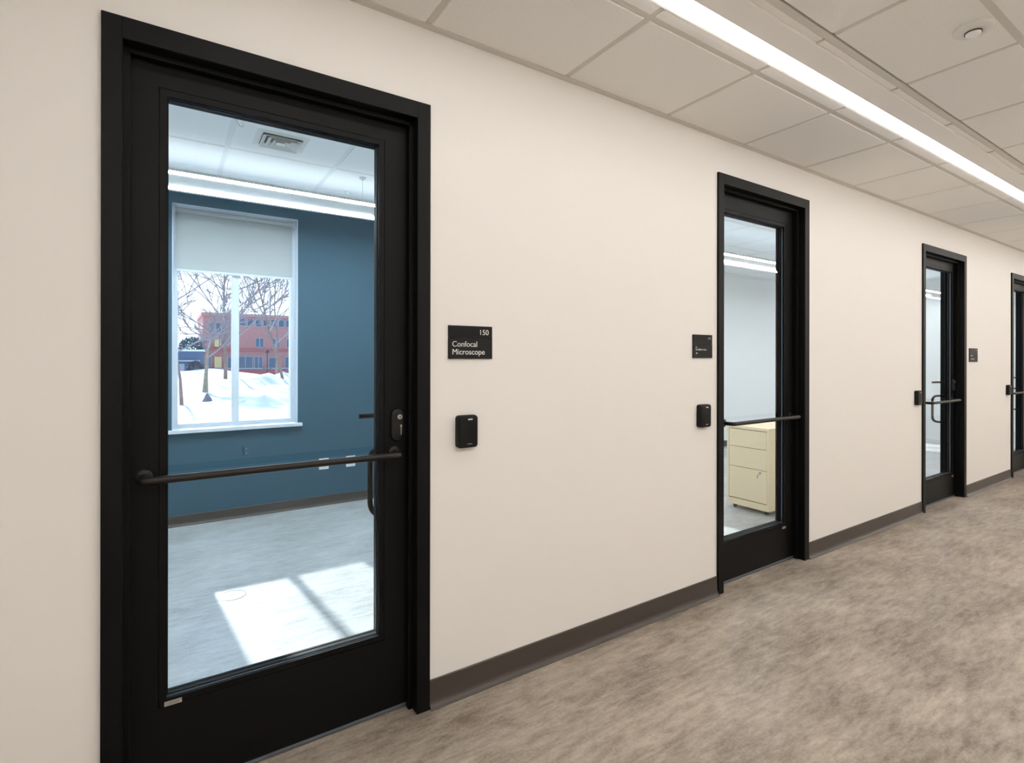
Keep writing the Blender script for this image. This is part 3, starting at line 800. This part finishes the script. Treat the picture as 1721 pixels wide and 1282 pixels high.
# brick building across the snow
BX, BYD = 3.44, 70
BL = empty('brick_building', (12, 74, -1.2), 'red brick building with flat roof seen across the snow', 'building')
obj('brick_wall', B((BX, 30, BYD, 82, -1.6, 6.15)), M['brick'], BL)
obj('roof_coping', B((BX - .15, 30.15, BYD - .25, 82.2, 6.15, 6.52)), M['coping'], BL)
obj('stone_band', B((BX - .02, 30, BYD - .12, BYD + .02, 2.08, 2.4)), M['stone'], BL)
obj('base_course', B((3.9, 30, BYD - .3, BYD + .02, -1.6, -.08)), M['stone'], BL)
obj('sill_band', B((3.9, 30, BYD - .36, BYD + .02, -.08, .06)), M['winpale'], BL)
def bwin(xa, xb, za, zb, nm=2, mat='winblue'):
    bm = bmesh.new(); box(bm, xa, xb, BYD - .03, BYD + .02, za, zb); w = obj('window', bm, M[mat], BL)
    bm = bmesh.new(); ring(bm, xa, xb, za, zb, .07, BYD - .07, BYD - .025)
    for k in range(1, nm):
        x = xa + (xb - xa) * k / nm; box(bm, x - .04, x + .04, BYD - .065, BYD - .025, za, zb)
    obj('window_frame', bm, M['winpale'], w)
x = 7.15
while x < 24:
    bwin(x, x + .72, 5.05, 6.0, 1); x += .86
for xa in (8.9, 10.7, 12.4, 14.2, 16.0, 18): bwin(xa, xa + .95, 2.5, 3.7, 2)
bwin(7.0, 8.65, 0.02, 1.48, 2); bwin(8.78, 9.75, -.02, 1.45, 2); bwin(10.35, 11.3, 0, 1.35, 1); bwin(12.2, 14.2, 0, 1.45, 3); bwin(15, 17, 0, 1.45, 3)
bwin(3.8, 4.3, .2, 1.4, 1); bwin(5.9, 6.6, .05, 1.4, 1)
for za, zb in ((2.55, 3.45), (.1, 1.4), (-.75, -.3)):
    obj('entrance_panel', B((4.6, 5.3, BYD - .40, BYD + .02, za, zb)), M['yellow'], BL)
bwin(4.1, 5.9, 4.0, 5.4, 3)

# low blue-grey house, conifer and shrubs at left
HB = empty('low_house', (0, 62, -1), 'low blue-grey house with snowy roof left of the brick building', 'building')
obj('siding', B((-7, 3.05, 60, 66, -1.6, 1.9)), M['slate'], HB)
obj('roof', B((-7.3, 3.3, 59.6, 66.4, 1.9, 2.06)), M['snow'], HB)
for xa in (.95, 1.6, 2.25): 
    obj('window', B((xa, xa + .45, 59.96, 60.02, -.5, .7)), M['winpale'], HB)
obj('porch_beam', B((-6.8, 2.7, 59.5, 60.01, .9, 1.05)), M['winpale'], HB)

def blob(name, c, rx, ry, rz, mat, label, cat, seed, cone=False, n=900):
    rnd = random.Random(seed); bm = bmesh.new()
    for k in range(n):
        u, v = rnd.random(), rnd.random(); a = u * 2 * PI
        if cone:
            h = v ** .8; r = (1 - h) * rnd.uniform(.5, 1.0); p = Vector((c[0] + rx * r * math.cos(a), c[1] + ry * r * math.sin(a), c[2] + 2 * rz * h))
        else:
            ph = math.acos(1 - v * 1.9); r = rnd.uniform(.55, 1)
            p = Vector((c[0] + rx * r * math.sin(ph) * math.cos(a), c[1] + ry * r * math.sin(ph) * math.sin(a), c[2] + rz + rz * r * math.cos(ph)))
        s = (rx + rz) * rnd.uniform(.04, .1)
        d = Vector((rnd.gauss(0, 1), rnd.gauss(0, 1), rnd.gauss(.2, .6))).normalized(); e = d.orthogonal().normalized() * .45
        q = [bm.verts.new(p + d * s), bm.verts.new(p + e * s), bm.verts.new(p - d * s * .6), bm.verts.new(p - e * s)]
        bm.faces.new(q)
    T = empty(name, (c[0], c[1], c[2] - .4), label, cat)
    obj('foliage', bm, mat, T, fix=False)
    bm = bmesh.new(); tube(bm, [(c[0], c[1], c[2] - .5), (c[0], c[1], c[2] + rz)], [rx * .08, rx * .05], 8); obj('trunk', bm, M['bark'], T, smooth=True)
blob('conifer', (2.3, 68.4, 1.0), 1.35, 1.2, 1.35, M['conifer'], 'rounded blue-green evergreen rising behind the low house', 'tree', 5)
blob('bare_shrub', (1.75, 45, -.15), .62, .6, .62, M['shrub'], 'dark bushy shrub in front of the low house', 'shrub', 8)
blob('bare_shrub', (1.05, 40, -.3), .35, .4, .3, M['shrub'], 'small dark shrub by the left edge of the window', 'shrub', 9, n=400)

# pointed rock and small lamp post
bm = bmesh.new()
rnd = random.Random(2)
lathe(bm, [(.16, 0), (.15, .05), (.11, .14), (.055, .24), (.01, .30)], (1.11, 20, gz(1.11, 20) - .03), 'Z', 9)
for v in bm.verts: v.co += Vector((rnd.uniform(-.012, .012), rnd.uniform(-.012, .012), 0))
tag(obj('boulder', bm, M['rock']), 'pointed grey rock poking out of the snow', 'rock')
LP = empty('lamp_post', (5.55, 38, gz(5.55, 38)), 'slim dark post with forked arm in the snow', 'post')
bm = bmesh.new(); tube(bm, [(5.55, 38, -.3), (5.55, 38, 1.55)], .035, 8); obj('pole', bm, M['post'], LP)
bm = bmesh.new(); lathe(bm, [(.03, 1.5), (.13, 1.56), (.14, 1.7), (.06, 1.78)], (5.55, 38, 0), 'Z', 12); obj('lamp_head', bm, M['post'], LP, smooth=True)
bm = bmesh.new(); tube(bm, [(5.25, 38, .62), (5.42, 38, .5), (5.55, 38, .46), (5.7, 38, .52), (5.95, 38, .66)], .03, 8); obj('arm', bm, M['post'], LP)

# ------------------------------------------------------------------ daylight
sd = bpy.data.lights.new('sun', 'SUN'); sd.energy = 9.2; sd.angle = math.radians(1.1); sd.color = (1, .98, .95)
so = bpy.data.objects.new('sun', sd); COL.objects.link(so); so.location = (0, 30, 20)
so.rotation_euler = Vector((.093, -1, -.514)).to_track_quat('-Z', 'Y').to_euler()
w = bpy.data.worlds.new('sky'); S.world = w; w.use_nodes = True
nt = w.node_tree; nt.nodes.clear()
tc = nt.nodes.new('ShaderNodeTexCoord'); sp = nt.nodes.new('ShaderNodeSeparateXYZ'); rp = nt.nodes.new('ShaderNodeValToRGB')
bg = nt.nodes.new('ShaderNodeBackground'); ow = nt.nodes.new('ShaderNodeOutputWorld')
nt.links.new(tc.outputs['Generated'], sp.inputs[0]); nt.links.new(sp.outputs['Z'], rp.inputs[0])
e = rp.color_ramp.elements
e[0].position = 0; e[0].color = (.92, .97, 1, 1); e[1].position = 1; e[1].color = (.05, .15, .40, 1)
k = e.new(.16); k.color = (.80, .90, 1, 1); k = e.new(.34); k.color = (.22, .42, .78, 1)
# away from the sun the sky is a deeper, dimmer blue
mr = nt.nodes.new('ShaderNodeMapRange'); mr.interpolation_type = 'SMOOTHSTEP'
mr.inputs['From Min'].default_value = -.35; mr.inputs['From Max'].default_value = .55
nt.links.new(sp.outputs['Y'], mr.inputs['Value'])
mxs = nt.nodes.new('ShaderNodeMix'); mxs.data_type = 'RGBA'
mxs.inputs['A'].default_value = (.32, .41, .54, 1)
nt.links.new(mr.outputs['Result'], mxs.inputs['Factor']); nt.links.new(rp.outputs['Color'], mxs.inputs['B'])
nt.links.new(mxs.outputs['Result'], bg.inputs['Color']); bg.inputs['Strength'].default_value = 2.6
nt.links.new(bg.outputs[0], ow.inputs[0])

# ------------------------------------------------------------------ camera
cd = bpy.data.cameras.new('camera'); cam = bpy.data.objects.new('camera', cd); COL.objects.link(cam)
cd.sensor_fit = 'HORIZONTAL'; cd.sensor_width = 36
cd.lens = 36 * 882.2705 / 1721
cd.shift_x = 0; cd.shift_y = (602.8231 - 641) / 1721
cd.clip_start = .02; cd.clip_end = 300
yaw = math.radians(33.3097); roll = math.radians(.0794)
f = Vector((math.sin(yaw), math.cos(yaw), 0)); r = Vector((math.cos(yaw), -math.sin(yaw), 0)); u = Vector((0, 0, 1))
# image rolled clockwise by `roll`: rotate the camera the other way about its axis
r2 = r * math.cos(roll) + u * math.sin(roll); u2 = u * math.cos(roll) - r * math.sin(roll)
cam.matrix_world = Matrix(((r2.x, u2.x, -f.x, 0), (r2.y, u2.y, -f.y, 0), (r2.z, u2.z, -f.z, CAM_H), (0, 0, 0, 1)))
S.camera = cam

S.view_settings.view_transform = 'Standard'; S.view_settings.look = 'None'
S.view_settings.exposure = 0; S.view_settings.gamma = 1; S.view_settings.use_curve_mapping = False
S.cycles.max_bounces = 14; S.cycles.diffuse_bounces = 8; S.cycles.transparent_max_bounces = 24
S.cycles.sample_clamp_indirect = 6; S.cycles.caustics_reflective = False; S.cycles.caustics_refractive = False
